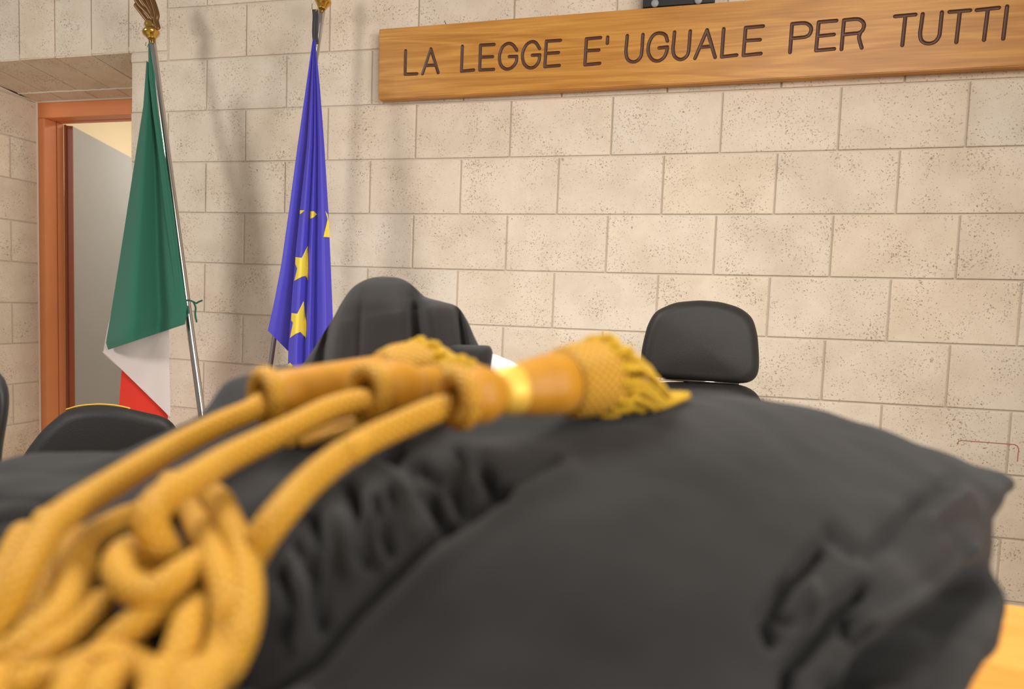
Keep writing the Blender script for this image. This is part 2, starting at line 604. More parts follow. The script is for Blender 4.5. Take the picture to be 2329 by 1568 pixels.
B = Blocks()          # underside of the lintel
ny = [0.0, 0.36, YF]
for a, b_ in zip(sx[1:], sx[:-1]):
    if b_ < -1.9 or a > -0.6: continue
    for k, (y0, y1) in enumerate(zip(ny[:-1], ny[1:])):
        s = 0.0 if k == 0 else 0.03
        B.block([(a + s, y0, soffit_z(y0)), (b_ + s, y0, soffit_z(y0)), (b_ + s, y1, soffit_z(y1)), (a + s, y1, soffit_z(y1))], (0, 0, -1), depth=.006, joint=.003, bev=.003)


def soffit_extra(mb):
    mb.prism([(-1.9, 0.004, LZ + .008), (XE + .01, 0.004, LZ + .008), (XE + .01, YF + .12, soffit_z(YF + .12) + .008), (-1.9, YF + .12, soffit_z(YF + .12) + .008),
              (-1.9, 0.004, LZ + .03), (XE + .01, 0.004, LZ + .03), (XE + .01, YF + .12, LZ + .03), (-1.9, YF + .12, LZ + .03)], 1)
    yy = 0.36
    xs = np.linspace(XR, XE, 40)
    mb.tube([(x, yy + random.uniform(-.004, .004), soffit_z(yy) - .001) for x in xs], 0.005, 6, 2)
    mb.tube([(x, YF - .004, soffit_z(YF) - .002) for x in xs], 0.006, 6, 2)


B.build('wall_soffit', soffit_extra)

B = Blocks()          # left cheek of the recess
zj = [2.554 - 0.2514 * k for k in range(0, 11)]
for k in range(len(zj) - 1):
    z1, z0 = zj[k], zj[k + 1]
    ys = [0.0, 0.303, YF] if k % 2 == 0 else [0.0, 0.10, YF]
    if k == 0: ys = [0.0, 0.2, YF]
    for y0, y1 in zip(ys[:-1], ys[1:]):
        t0, t1 = min(z1, soffit_z(y0)), min(z1, soffit_z(y1))
        if t0 < z0 + .03: continue
        B.block([(XR, y0, z0), (XR, y1, z0), (XR, y1, t1), (XR, y0, t0)], (1, 0, 0))


def cheek_extra(mb):
    mb.box((XR - .1, 0.01, -0.1), (XR - .0072, YF + .12, 2.36), 1)
    mb.tube([(XR + .002, YF - .003, z) for z in np.linspace(0, 2.3, 30)], 0.006, 6, 2)


B.build('wall_left', cheek_extra)

fl = MB().box((-6.2, -4.5, -0.1), (7, 4, 0.0)).build('floor', M['floor'], smooth=False)
tag(fl, kind='structure')

# corridor beyond the door
tag(MB().box((-4.0, 2.75, 0.0), (0.5, 2.85, 3.0)).build('wall_corridor', M['cream'], smooth=False), kind='structure')
tag(MB().box((-2.75, 0.62, 0.0), (-2.65, 2.75, 3.0)).build('wall_corridor_side', M['cream'], smooth=False), kind='structure')
tag(MB().box((-4.0, 0.61, 2.9), (0.5, 2.85, 3.0)).build('ceiling', M['cream'], smooth=False), kind='structure')

# door: frame, opened leaf, hinges
door = bpy.data.objects.new('door_1', None)
COL.objects.link(door)
tag(door, kind='structure')
HB = 2.205
fb = MB()
xj = -1.785
for x0, x1 in ((XR + .004, xj), ):
    fb.box((x0, YF, 0.0), (x1, 0.563, HB - .0005))
    fb.box((x0, 0.566, 0.0), (x1 + .004, 0.612, HB - .004))
    fb.box((x0, 0.555, 0.0), (x1 - .006, 0.58, HB - .006))
fb.box((XR + .004, YF, HB), (XE + .0, 0.563, 2.300))
fb.box((XR + .004, 0.566, HB - .003), (XE + .0, 0.612, 2.300))
fb.box((-0.735, YF, 0.0), (XE, 0.612, HB - .005))
fr = fb.build('door_frame', M['frame'], door, smooth=False)
bevel(fr, 0.003, 2)
dl = np.array([-0.404, 0.915, 0.0]); dn = np.array([0.915, 0.404, 0.0])
p1 = np.array([-1.747, 0.646, 0.0]); th = 0.046; LW = 1.12


def leaf_box(mb, a0, a1, n0, n1, z0, z1, mi=0):
    q = [p1 + dl * a + dn * n for a, n in ((a0, n0), (a0, n1), (a1, n1), (a1, n0))]
    mb.prism([(*p[:2], z0) for p in q] + [(*p[:2], z1) for p in q], mi)


mb = MB(); leaf_box(mb, 0.004, LW, -th, 0.0, 0.01, HB - .008)
leaf = mb.build('door_leaf', M['leaf'], door, smooth=False)
mb = MB(); leaf_box(mb, -0.002, 0.0045, -th, 0.0015, 0.01, HB - .008); leaf_box(mb, -0.012, 0.0, -th, -th + .012, 0.01, HB - .004)
mb.build('edge_strip', M['leafedge'], leaf, smooth=False)
for zc in (2.02, 1.02, 0.3):
    c = p1 + dl * -0.014 - dn * (th + .012)
    hb = MB().lathe((c[0], c[1], zc - .055), (0, 0, 1), [(0, .007), (.052, .007), (.053, .006), (.057, .006), (.058, .007), (.11, .007)], 14)
    hb.build('hinge', M['chrome'], door)

# ------------------------------------------------------------------ sign board with carved motto
T = 0.05
sb = MB()
qs = [(.735, 2.0605), (3.45, 2.0845), (3.45, 2.3965), (.731, 2.3755)]
sb.add([(x, -T, z) for x, z in qs] + [(x, -0.002, z) for x, z in qs], [(0, 1, 2, 3), (7, 6, 5, 4), (4, 5, 1, 0), (5, 6, 2, 1), (6, 7, 3, 2), (7, 4, 0, 3)])
board = sb.build('wooden_motto_board', [M['sign'], M['groove']], smooth=False)
bev_bm = bmesh.new(); bev_bm.from_mesh(board.data)
bmesh.ops.bevel(bev_bm, geom=list(bev_bm.edges), offset=.003, segments=2, affect='EDGES')
bev_bm.to_mesh(board.data); bev_bm.free()


def r3(pts): return [(800 + x / 2.904, y / 2.904) for x, y in pts]


def r4(pts): return [(1529 + x / 2.904, y / 2.904) for x, y in pts]


STR = []
for s in ([(355, 335), (352, 490), (430, 487)], [(467, 487), (522, 322), (570, 480)], [(494, 432), (551, 430)],
          [(730, 305), (724, 470), (805, 462)], [(940, 293), (850, 298), (845, 462), (937, 458)], [(850, 378), (930, 374)],
          [(1378, 266), (1285, 272), (1275, 440), (1370, 432)], [(1285, 352), (1365, 347)],
          [(1643, 248), (1550, 256), (1540, 428), (1637, 418)], [(1548, 335), (1632, 330)], [(1690, 245), (1688, 285)]):
    STR.append((r3(s), False))
for s in ([(1090, 332), (1063, 295), (1030, 287), (995, 312), (975, 372), (985, 430), (1020, 456), (1058, 445), (1085, 410), (1089, 372)],
          [(1240, 320), (1215, 282), (1185, 276), (1150, 300), (1127, 360), (1138, 420), (1170, 447), (1208, 440), (1235, 405), (1241, 362)],
          [(1820, 235), (1815, 290), (1811, 345), (1822, 390), (1852, 408), (1886, 400), (1910, 370), (1917, 325), (1920, 275), (1923, 228)],
          [(2085, 270), (2070, 230), (2030, 218), (1990, 235), (1962, 290), (1960, 350), (1985, 392), (2025, 402), (2062, 378), (2080, 340), (2084, 310)],
          [(2132, 212), (2127, 270), (2122, 325), (2132, 370), (2165, 392), (2200, 382), (2222, 350), (2228, 305), (2232, 255), (2236, 205)]):
    STR.append((r3(s), True))
for s in ([(1089, 372), (1040, 373)], [(1241, 362), (1192, 364)], [(2084, 310), (2030, 316)]):
    STR.append((r3(s), False))
for s in ([(150, 385), (230, 197), (283, 378)], [(186, 312), (255, 305)], [(340, 190), (327, 375), (425, 363)],
          [(600, 172), (485, 182), (470, 365), (585, 353)], [(485, 268), (580, 262)],
          [(1085, 135), (968, 145), (950, 333), (1070, 322)], [(965, 238), (1068, 227)],
          [(1472, 107), (1607, 95)], [(1541, 103), (1520, 298)], [(1832, 78), (1968, 67)], [(1901, 75), (1877, 278)],
          [(2012, 66), (2158, 50)], [(2086, 60), (2060, 263)], [(2213, 42), (2187, 255)],
          [(778, 345), (792, 157)], [(792, 157), (850, 151)], [(850, 247), (786, 253)],
          [(1118, 325), (1135, 132)], [(1135, 132), (1200, 125)], [(1200, 220), (1128, 228)]):
    STR.append((r4(s), False))
for s in ([(850, 151), (885, 153), (912, 172), (918, 198), (905, 228), (880, 243), (850, 247)],
          [(1200, 125), (1235, 127), (1261, 146), (1267, 172), (1254, 203), (1230, 217), (1200, 220)],
          [(1243, 215), (1234, 245), (1242, 282), (1252, 315)],
          [(1655, 92), (1646, 160), (1638, 225), (1650, 270), (1690, 287), (1735, 275), (1762, 240), (1770, 195), (1776, 138), (1782, 80)]):
    STR.append((r4(s), True))
cutters = []
for pts, curve in STR:
    W = np.array([on_y(x, y, -T - .0012) for x, y in pts])
    W = catmull(W, len(W) * 5) if curve else W
    segs = [W] if curve else [np.array([W[i], W[i + 1]]) for i in range(len(W) - 1)]
    for sg in segs:
        if len(sg) == 2:
            sg = np.linspace(sg[0], sg[1], 4)
        # resample so that mitres stay clean
        c = MB().tube(sg, 0.0075, 14, 0, round_cap=True).build('cutter', M['groove'])
        cutters.append(c)
        md = board.modifiers.new('cut', 'BOOLEAN')
        md.operation = 'DIFFERENCE'
        md.object = c
        md.solver = 'EXACT'
        md.material_mode = 'TRANSFER'
dg = bpy.context.evaluated_depsgraph_get()
me = bpy.data.meshes.new_from_object(board.evaluated_get(dg))
board.modifiers.clear()
board.data = me
for c in cutters:
    bpy.data.objects.remove(c)
tag(board, 'long honey coloured wooden board on the wall carved with LA LEGGE E\' UGUALE PER TUTTI', 'sign')
nl = on_y(1013, 52, -.02)
tag(MB().tube([nl + (0, .02, -.006), nl + (0, 0, 0), nl + (0, -.012, .004)], .0016, 8).build('nail', M['bronze']), 'tiny dark nail in the wall just above the wooden board', 'nail')

# black box over the board
sp = thing('wall_speaker', 'black box with grey round knobs on the wall above the wooden board', 'speaker', tuple(on_y(1543, 0, -.03)))
x0, x1 = on_y(1462, 10, -.045)[0], on_y(1626, 6, -.045)[0]
zt = 2.3895
bevel(MB().box((x0, -.046, zt), (x1, -.001, zt + .21)).build('housing', M['black_box'], sp, smooth=False), .004)
for kx, ky in ((1489, 18), (1588, 11)):
    c = on_y(kx, ky - 1, -.047)
    MB().lathe((c[0], -.046, max(c[2], zt + .012)), (0, -1, 0), [(0, .0155), (.006, .0155), (.010, .012), (.011, .0)], 24).build('round_knob', M['grey_plastic'], sp)

# ------------------------------------------------------------------ flags
def pole_line(p_top, p_bot):
    """through two measured points, carried down to the floor"""
    a, b = np.array(p_top), np.array(p_bot)
    t = (0.0 - a[2]) / (b[2] - a[2])
    return a, a + (b - a) * t


def bundle(mb, left, right, d_fn, pleat, nx=90, ny=120, back=0.03, mi=0):
    """a gathered cloth: pleated front sheet and a rounded back, closed at the sides"""
    Ls, Rs = linear_resample(left, ny), linear_resample(right, ny)
    fr_, bk = [], []
    for i in range(ny):
        s = i / (ny - 1)
        t = np.linspace(0, 1, nx)
        x = Ls[i, 0] + (Rs[i, 0] - Ls[i, 0]) * t
        y = Ls[i, 1] + (Rs[i, 1] - Ls[i, 1]) * t
        w = abs(Rs[i, 0] - Ls[i, 0])
        d0 = d_fn(y)
        df = d0 + pleat(t, s) * w * d0 / F
        db = d0 + back * min(1.0, w / 60) * np.sqrt(np.clip(1 - (2 * t - 1) ** 2, 0, 1)) + .002
        fr_.append([at(a, b, c) for a, b, c in zip(x, y, df)])
        bk.append([at(a, b, c) for a, b, c in zip(x, y, np.maximum(db, df + .002))])
    mb.grid(np.array(fr_), mi)
    mb.grid(np.array(bk), mi, flip=True)
    f, b = np.array(fr_), np.array(bk)
    mb.grid(np.stack([f[:, 0], b[:, 0]], 1), mi, flip=True)
    mb.grid(np.stack([f[:, -1], b[:, -1]], 1), mi)
    mb.grid(np.stack([f[-1], b[-1]], 0), mi)
    return f


def pleat_fn(centres, base=0.0):
    """centres: (position across, half width, height towards the viewer); folds deepen downward"""
    def g(t, s):
        v = np.zeros_like(t) + base
        for c, w, h in centres:
            v = v - h * np.exp(-((t - c) / w) ** 2)
        return v
    return g


# Italian flag
pt, pb = at(345, 86, 3.10), at(457, 928, 3.02)
a, b = pole_line(pt, pb)
fl1 = thing('italian_flag', 'green white and red flag hanging furled on a chrome pole beside the open door', 'flag', tuple(b))
ax = (a - b) / np.linalg.norm(a - b)
MB().tube(np.linspace(b, a, 30), 0.0160, 24).build('pole', M['chrome'], fl1)
MB().lathe(b, (0, 0, 1), [(0, .056), (.02, .056), (.028, .05), (.04, .03), (.12, .024), (.13, .0165)], 40).build('base', M['gold_metal'], fl1)
MB().lathe(a - ax * .005, ax, [(0, .017), (.006, .022), (.014, .026), (.022, .035), (.030, .0375), (.034, .0365), (.040, .034), (.044, .029), (.050, .024), (.062, .023), (.07, .025), (.078, .023), (.084, .016), (.090, .0)], 40).build('finial_knob', M['gold_metal'], fl1)
em = MB()
de = 3.09


def eband(pts, w, d=de):
    P = np.array([at(x, y, d) for x, y in pts])
    em.tube(catmull(P, len(P) * 6), w * d / F / 2, 8, 0, flat=0.45, flatdir=ray(330, 20), round_cap=True)


eband([(358, 62), (354, 46), (356, 34), (351, 14), (343, -8), (333, -34)], 13)
eband([(336, 48), (322, 30), (310, 14), (309, 11)], 9)
eband([(345, 42), (332, 26), (318, 12), (308, -4), (304, -20)], 10)
eband([(350, 40), (338, 18), (326, 2), (314, -22)], 12)
eband([(348, 38), (346, 22), (338, 4), (326, -20)], 12)
eband([(336, 46), (346, 54), (357, 62)], 9)
eband([(352, 46), (352, 55), (357, 62)], 4)
eband([(346, 40), (351, 30), (353, 16)], 7)
eband([(304, -20), (312, -36), (333, -34)], 6)
em.tube(np.linspace(a + ax * .082, at(346, 48, de), 6), .006, 8)
em.build('finial_emblem', M['bronze'], fl1)
cl = MB()
gf = lambda y: 2.96 + 0.0 * y
bundle(cl, [(333, 138), (326, 240), (312, 330), (292, 460), (272, 590), (252, 715), (241, 780), (246, 796)],
       [(346, 150), (356, 240), (374, 350), (392, 470), (407, 585), (420, 668), (425, 700), (421, 738)],
       gf, pleat_fn([(.28, .26, .34), (.98, .16, .10), (.66, .08, -.06)]), back=.03)
# lighter inner leaf of the cloth next to the pole
bundle(cl, [(337, 100), (338, 170), (348, 260), (362, 360), (374, 470), (390, 590), (404, 690), (412, 715)],
       [(340, 96), (352, 170), (358, 245), (376, 355), (394, 475), (409, 588), (421, 668), (424, 690)],
       lambda y: 2.935 + 0 * y, pleat_fn([(.5, .25, .25)]), 24, 90, back=.01)
wf = lambda y: 3.0 + 0.0 * y
bundle(cl, [(252, 715), (243, 752), (235, 800)], [(384, 715), (385, 830), (388, 950)], wf, pleat_fn([(.25, .3, .06), (.95, .2, .06)]), 60, 40, .012, 1)
P = np.array([at(x, y, 2.996) for x, y in [(235, 800), (262, 826), (300, 856), (345, 902), (372, 930), (388, 950)]])
cl.tube(catmull(P, 40), .0042, 8, 1, flat=.5, flatdir=ray(300, 860))
bundle(cl, [(282, 800), (275, 860), (268, 960), (262, 1060)], [(384, 800), (384, 880), (382, 960), (378, 1060)], lambda y: 3.03 + 0 * y, pleat_fn([(.3, .3, .05), (.8, .2, .05)]), 40, 40, .012, 2)
cl.build('flag_cloth', [M['green'], M['white'], M['red']], fl1)
tb = MB()


def ribbon(pts, r, dd, flat=1.0):
    P = np.array([at(x, y, z) for (x, y), z in zip(pts, dd)])
    tb.tube(catmull(P, len(P) * 6), r, 8, flat=flat, round_cap=True)


ribbon([(418, 690), (424, 684), (432, 684), (440, 687), (446, 690), (452, 687), (459, 684)], .0042, [2.97, 2.97, 2.97, 2.985, 3.0, 3.0, 3.0])
ribbon([(440, 687), (445, 700), (444, 715), (447, 732)], .004, [2.99, 2.99, 2.99, 2.99])
ribbon([(424, 690), (420, 705), (423, 720), (428, 712), (426, 698)], .004, [2.96, 2.955, 2.955, 2.96, 2.965])
tb.build('tie_ribbon', M['green'], fl1)
rg = MB(); ribbon_ring = [at(333, 96, 3.07), at(331, 102, 3.06), at(334, 108, 3.06), at(338, 100, 3.07)]
rg.tube(catmull(ribbon_ring, 20), .0018, 6); rg.build('ring_hook', M['chrome'], fl1)

# European flag
pt, pb = at(733, 14, 2.96), at(616, 838, 2.96)
a, b = pole_line(pt, pb)
fl2 = thing('european_flag', 'deep blue flag with yellow stars hanging furled on a chrome pole against the block wall', 'flag', tuple(b))
ax = (a - b) / np.linalg.norm(a - b)
MB().tube(np.linspace(b, a, 30), 0.0155, 24).build('pole', M['chrome'], fl2)
MB().lathe(b, (0, 0, 1), [(0, .056), (.02, .056), (.028, .05), (.04, .03), (.12, .024), (.13, .0165)], 40).build('base', M['gold_metal'], fl2)
MB().lathe(a - ax * .012, ax, [(0, .017), (.004, .020), (.012, .024), (.020, .028), (.028, .036), (.036, .037), (.042, .034), (.05, .024), (.07, .023), (.08, .02), (.10, .0)], 40).build('finial_knob', M['gold_metal'], fl2)
cl = MB()
bf = lambda y: 2.80 + 0.0 * y
bundle(cl, [(711, 90), (697, 190), (677, 330), (657, 480), (640, 600), (623, 690), (609, 752)],
       [(716, 90), (714, 200), (705, 340), (692, 480), (682, 600), (670, 690), (662, 806)],
       lambda y: 2.80 + 0 * y, lambda t, s: 1.0 * t - .10 * np.exp(-((t - .3) / .25) ** 2), 50, 120, .03)
BL = [(713, 90), (707, 190), (698, 330), (682, 480), (673, 570), (664, 680), (656, 790), (652, 920)]
BR = [(717, 90), (727, 190), (737, 320), (747, 480), (753, 620), (757, 720), (758, 800), (758, 920)]
PLB = pleat_fn([(.16, .13, .20), (.455, .070, .16), (.80, .15, .22), (.345, .030, -.10), (.575, .035, -.12)])
bundle(cl, BL, BR, bf, PLB, 140, 170, .04)
cloth2 = cl.build('flag_cloth', M['blue'], fl2)
_L, _R = np.array(BL, float), np.array(BR, float)


def blue_pt(x, y, lift):
    ls, rs = linear_resample(_L, 400), linear_resample(_R, 400)
    yy = (ls[:, 1] + rs[:, 1]) / 2
    xl, xr = np.interp(y, ls[:, 1], ls[:, 0]), np.interp(y, rs[:, 1], rs[:, 0])
    t = np.clip((x - xl) / (xr - xl), 0.0, 1.0)
    d0 = 2.80
    d = d0 + float(PLB(np.array([t]), 0)[0]) * (xr - xl) * d0 / F - lift
    return at(xl + t * (xr - xl), y, d)


def c8(pts): return [(560 + x / 3.733, 440 + y / 3.733) for x, y in pts]


for poly in ([(446, 143), (495, 145), (470, 170), (445, 187)], [(540, 153), (575, 152), (600, 178), (575, 203), (540, 220)],
             [(672, 150), (692, 180), (703, 250), (715, 375), (655, 371), (690, 330), (703, 310), (690, 220)],
             [(523, 445), (525, 600), (522, 740), (505, 702), (470, 710), (407, 745), (432, 640), (416, 600), (417, 542), (472, 548)],
             [(488, 915), (500, 1030), (510, 1110), (506, 1232), (460, 1178), (420, 1195), (370, 1230), (396, 1100), (381, 1080), (384, 1018), (434, 1023)],
             [(350, 1455), (372, 1440), (395, 1465), (375, 1490), (345, 1500)]):
    q = c8(poly)
    sbm = bmesh.new()
    vs = [sbm.verts.new((x, y, 0)) for x, y in q]
    sbm.faces.new(vs)
    bmesh.ops.triangulate(sbm, faces=sbm.faces[:])
    for _ in range(4):
        bmesh.ops.subdivide_edges(sbm, edges=[e for e in sbm.edges if e.calc_length() > 3.0], cuts=1)
        bmesh.ops.triangulate(sbm, faces=[f for f in sbm.faces if len(f.verts) > 3])
    for v in sbm.verts:
        v.co = Vector(blue_pt(v.co.x, v.co.y, .0022))
    ext = bmesh.ops.extrude_face_region(sbm, geom=sbm.faces[:])
    off = Vector(ray(700, 600)) * .0028
    for v in [g for g in ext['geom'] if isinstance(g, bmesh.types.BMVert)]:
        v.co += off
    bmesh.ops.recalc_face_normals(sbm, faces=sbm.faces[:])
    me = bpy.data.meshes.new('star'); sbm.to_mesh(me); sbm.free()
    link('star', me, M['star'], fl2)
tb = MB()
for off_, dd in ((0, 2.84), (5, 2.85)):
    P = np.array([at(x + off_, y, dd) for x, y in [(714, 22), (715, 40), (714, 60), (714, 80), (716, 100)]])
    tb.tube(catmull(P, 24), .0075, 8, flat=.35, flatdir=ray(715, 60))
tb.build('hanging_strap', M['ribbon'], fl2)
rg = MB()
rg.tube(catmull([at(710, 8, 2.85), at(710, 20, 2.84), at(715, 26, 2.84), at(721, 22, 2.85), at(725, 14, 2.90)], 24), .0018, 6)
rg.build('ring_hook', M['chrome'], fl2)
MB().tube(catmull([at(719, 96, 2.85), at(722, 90, 2.90), at(721, 84, 2.93)], 12), .0018, 6).build('lower_hook', M['chrome'], fl2)

# ------------------------------------------------------------------ bench
desk = thing('judges_bench', 'orange wooden bench top under the black gown, seen at its right corner', 'bench', (2.9, -2.9, 0))
DZ = 0.81
bevel(MB().box((1.34, -3.75, DZ - .045), (4.6, -2.0, DZ)).build('bench_top', M['desk'], desk, smooth=False), .008)
bevel(MB().box((1.40, -3.70, 0.0), (4.5, -3.66, DZ - .045)).build('front_panel', M['desk'], desk, smooth=False), .004)
for x in (1.38, 4.48):
    bevel(MB().box((x, -3.66, 0.0), (x + .04, -2.35, DZ - .045)).build('side_panel', M['desk'], desk, smooth=False), .004)


# ------------------------------------------------------------------ chairs
def cushion(mb, outline, normal, thick, inset=0.03, n=72, mi=0, puff=0.012, ctr=None):
    """outline: points in space around a padded shape; rounded over towards both faces"""
    O = np.array(outline, float)
    O = np.vstack([O, O[:1]])
    O = linear_resample(O, n + 1)[:-1]
    for _ in range(3):
        O = .25 * np.roll(O, 1, 0) + .5 * O + .25 * np.roll(O, -1, 0)
    c = O.mean(0) if ctr is None else np.array(ctr)
    nrm = np.array(normal, float); nrm /= np.linalg.norm(nrm)
    rad = np.linalg.norm(O - c, axis=1).mean()
    rings = []
    K = 7

    def ring(frac, off):
        return c + (O - c) * frac + nrm * off
    for s in (-1, 1):
        part = []
        for k in range(K + 1):
            a_ = k / K * math.pi / 2
            part.append(ring(1 - inset / rad * (1 - math.cos(a_)), s * thick / 2 * math.sin(a_)))
        e = 1 - inset / rad
        for q in (.85, .65, .4, .2, .02):
            part.append(ring(e * q, s * (thick / 2 + puff * (1 - q ** 2))))
        rings.append(part)
    G = np.array(rings[0][::-1] + rings[1][1:])
    b = len(mb.v)
    mb.grid(G, mi, close_u=True)
    mb.f.append(tuple(range(b, b + n))[::-1]); mb.m.append(mi)
    mb.f.append(tuple(range(len(mb.v) - n, len(mb.v)))); mb.m.append(mi)
    return mb


def chair_base(root, x, y, face, seat_z=0.46, w=0.48):
    """seat, arms, gas column and five-star foot; face = unit vector towards the sitter's front"""
    fx, fy = face
    rx, ry = -fy, fx
    c = np.array([x + fx * .27, y + fy * .27, seat_z])
    out = []
    for a_ in np.linspace(0, 2 * math.pi, 48, endpoint=False):
        ca, sa = math.cos(a_), math.sin(a_)
        u = abs(ca) ** .45 * np.sign(ca) * .25
        v = abs(sa) ** .45 * np.sign(sa) * w / 2
        out.append(c + np.array([fx * u + rx * v, fy * u + ry * v, 0]))
    cushion(MB(), out, (0, 0, 1), .09, .04).build('seat', M['leather'], root)
    MB().lathe((c[0], c[1], .09), (0, 0, 1), [(0, .03), (.16, .03), (.165, .02), (seat_z - .14, .02)], 24).build('gas_column', M['chrome'], root)
    for k in range(5):
        a_ = k * 2 * math.pi / 5 + .3
        d = np.array([math.cos(a_), math.sin(a_), 0])
        p = np.array([c[0], c[1], .095])
        lg = MB().tube(np.array([p, p + d * .15 + (0, 0, -.005), p + d * .29 + (0, 0, -.022)]), [.024, .02, .014], 10).build('foot_spoke', M['chair_plastic'], root)
        wc = p + d * .285
        MB().lathe((wc[0] - d[1] * .018, wc[1] + d[0] * .018, .027), (d[1], -d[0], 0), [(0, .022), (.004, .027), (.032, .027), (.036, .022)], 20).build('caster', M['chair_plastic'], lg)
    for s in (-1, 1):
        q = c + np.array([rx, ry, 0]) * s * (w / 2 + .03)
        pts = [q + np.array([fx, fy, 0]) * .05 + (0, 0, -.02), q + np.array([fx, fy, 0]) * .12 + (0, 0, .12), q + np.array([fx, fy, 0]) * .1 + (0, 0, .2), q - np.array([fx, fy, 0]) * .16 + (0, 0, .21)]
        MB().tube(catmull(pts, 20), .018, 10, round_cap=True).build('armrest', M['chair_plastic'], root)
    spine = [c - np.array([fx, fy, 0]) * .2 + (0, 0, -.045), c - np.array([fx, fy, 0]) * .315 + (0, 0, -.02), c - np.array([fx, fy, 0]) * .33 + (0, 0, .12)]
    MB().tube(catmull(spine, 14), .022, 10, flat=.5).build('back_bracket', M['chair_plastic'], root)


def px_outline(pts, d):
    return [at(x, y, d) for x, y in pts]


face = (0.15, -0.988)
# chair with headrest in front of the wall
d = 1.9
hc = at(1590, 780, d)
ch1 = thing('headrest_chair', 'black leather office chair with a padded headrest standing before the block wall', 'chair', (hc[0], hc[1], 0))
hr = [(1592, 683), (1640, 687), (1684, 700), (1712, 722), (1723, 760), (1727, 815), (1726, 850), (1714, 867), (1694, 873), (1640, 870), (1560, 864), (1488, 858), (1464, 850), (1456, 828), (1460, 790), (1472, 740), (1490, 708), (1535, 688)]
cushion(MB(), px_outline(hr, d), ray(1590, 780) * (1, 1, .2), .085, .034, 96).build('headrest', M['leather'], ch1)
bk = [(1588, 868), (1660, 871), (1705, 880), (1728, 900), (1745, 950), (1775, 1050), (1775, 1140), (1740, 1180), (1600, 1185), (1450, 1175), (1415, 1130), (1415, 1050), (1440, 940), (1458, 884), (1500, 869)]
cushion(MB(), px_outline(bk, d + .01), ray(1590, 1000) * (1, 1, .1), .09, .035, 96).build('backrest', M['leather'], ch1)
for x in (1560, 1630):
    MB().tube([at(x, 850, d + .03), at(x, 900, d + .03)], .008, 10).build('headrest_post', M['chrome'], ch1)
MB().tube([at(1500, 862.5, d - .006), at(1590, 867, d - .01), at(1680, 873, d - .006)], .0035, 8).build('headrest_rail', M['chrome'], ch1)
chair_base(ch1, hc[0], hc[1] + .02, face)

# rounded chair back behind the cords
d = 1.9
hc = at(225, 980, d)
ch2 = thing('round_backed_chair', 'low rounded black leather chair with a thin gold line on its top edge', 'chair', (hc[0], hc[1], 0))
ol = [(232, 922), (290, 929), (335, 940), (368, 946), (392, 958), (410, 990), (420, 1060), (420, 1150), (400, 1200), (300, 1210), (120, 1210), (60, 1200), (36, 1150), (36, 1090), (52, 1036), (96, 978), (148, 934), (188, 924)]
cushion(MB(), px_outline(ol, d), ray(225, 980) * (1, 1, .1), .09, .035, 110).build('backrest', M['leather'], ch2)
P = np.array([at(x, y, d) for x, y in [(150, 932), (176, 924.5), (205, 921), (232, 920), (262, 922.5), (288, 927.5), (296, 930)]])
MB().tube(catmull(P, 40), .0022, 8).build('gold_line', M['edge_gold'], ch2)  # thin gold line along the top edge of the backrest
chair_base(ch2, hc[0], hc[1] + .02, face)

# chair cut by the left edge of the photograph
d = 1.1
hc = at(-290, 1000, d)
ch3 = thing('left_edge_chair', 'black chair back showing only its right edge at the left border of the photo', 'chair', (hc[0], hc[1], 0))
ol = [(-290, 800), (-90, 815), (-10, 836), (14, 856), (23, 890), (19, 940), (6, 1010), (0, 1080), (-10, 1250), (-60, 1330), (-290, 1340), (-520, 1320), (-580, 1240), (-600, 1010), (-602, 880), (-570, 832), (-480, 808)]
cushion(MB(), px_outline(ol, d), ray(-290, 1000) * (1, 1, .1), .08, .03, 110).build('backrest', M['chair_plastic'], ch3)
chair_base(ch3, hc[0], hc[1] + .02, face)


# ------------------------------------------------------------------ gown draped over the middle chair
d2 = 1.15
hc = at(890, 760, d2)
ch4 = thing('covered_chair', 'black office chair hidden under the draped gown in front of the blue flag', 'chair', (hc[0], hc[1] + .02, 0))
ol = [(870, 720), (915, 728), (955, 760), (965, 820), (965, 950), (940, 1030), (880, 1040), (830, 1030), (795, 950), (795, 820), (808, 760), (835, 726)]
cushion(MB(), px_outline(ol, d2 + .045), ray(880, 800) * (1, 1, .1), .03, .014, 80, puff=.003).build('backrest', M['leather'], ch4)
chair_base(ch4, hc[0], hc[1] + .03, face)

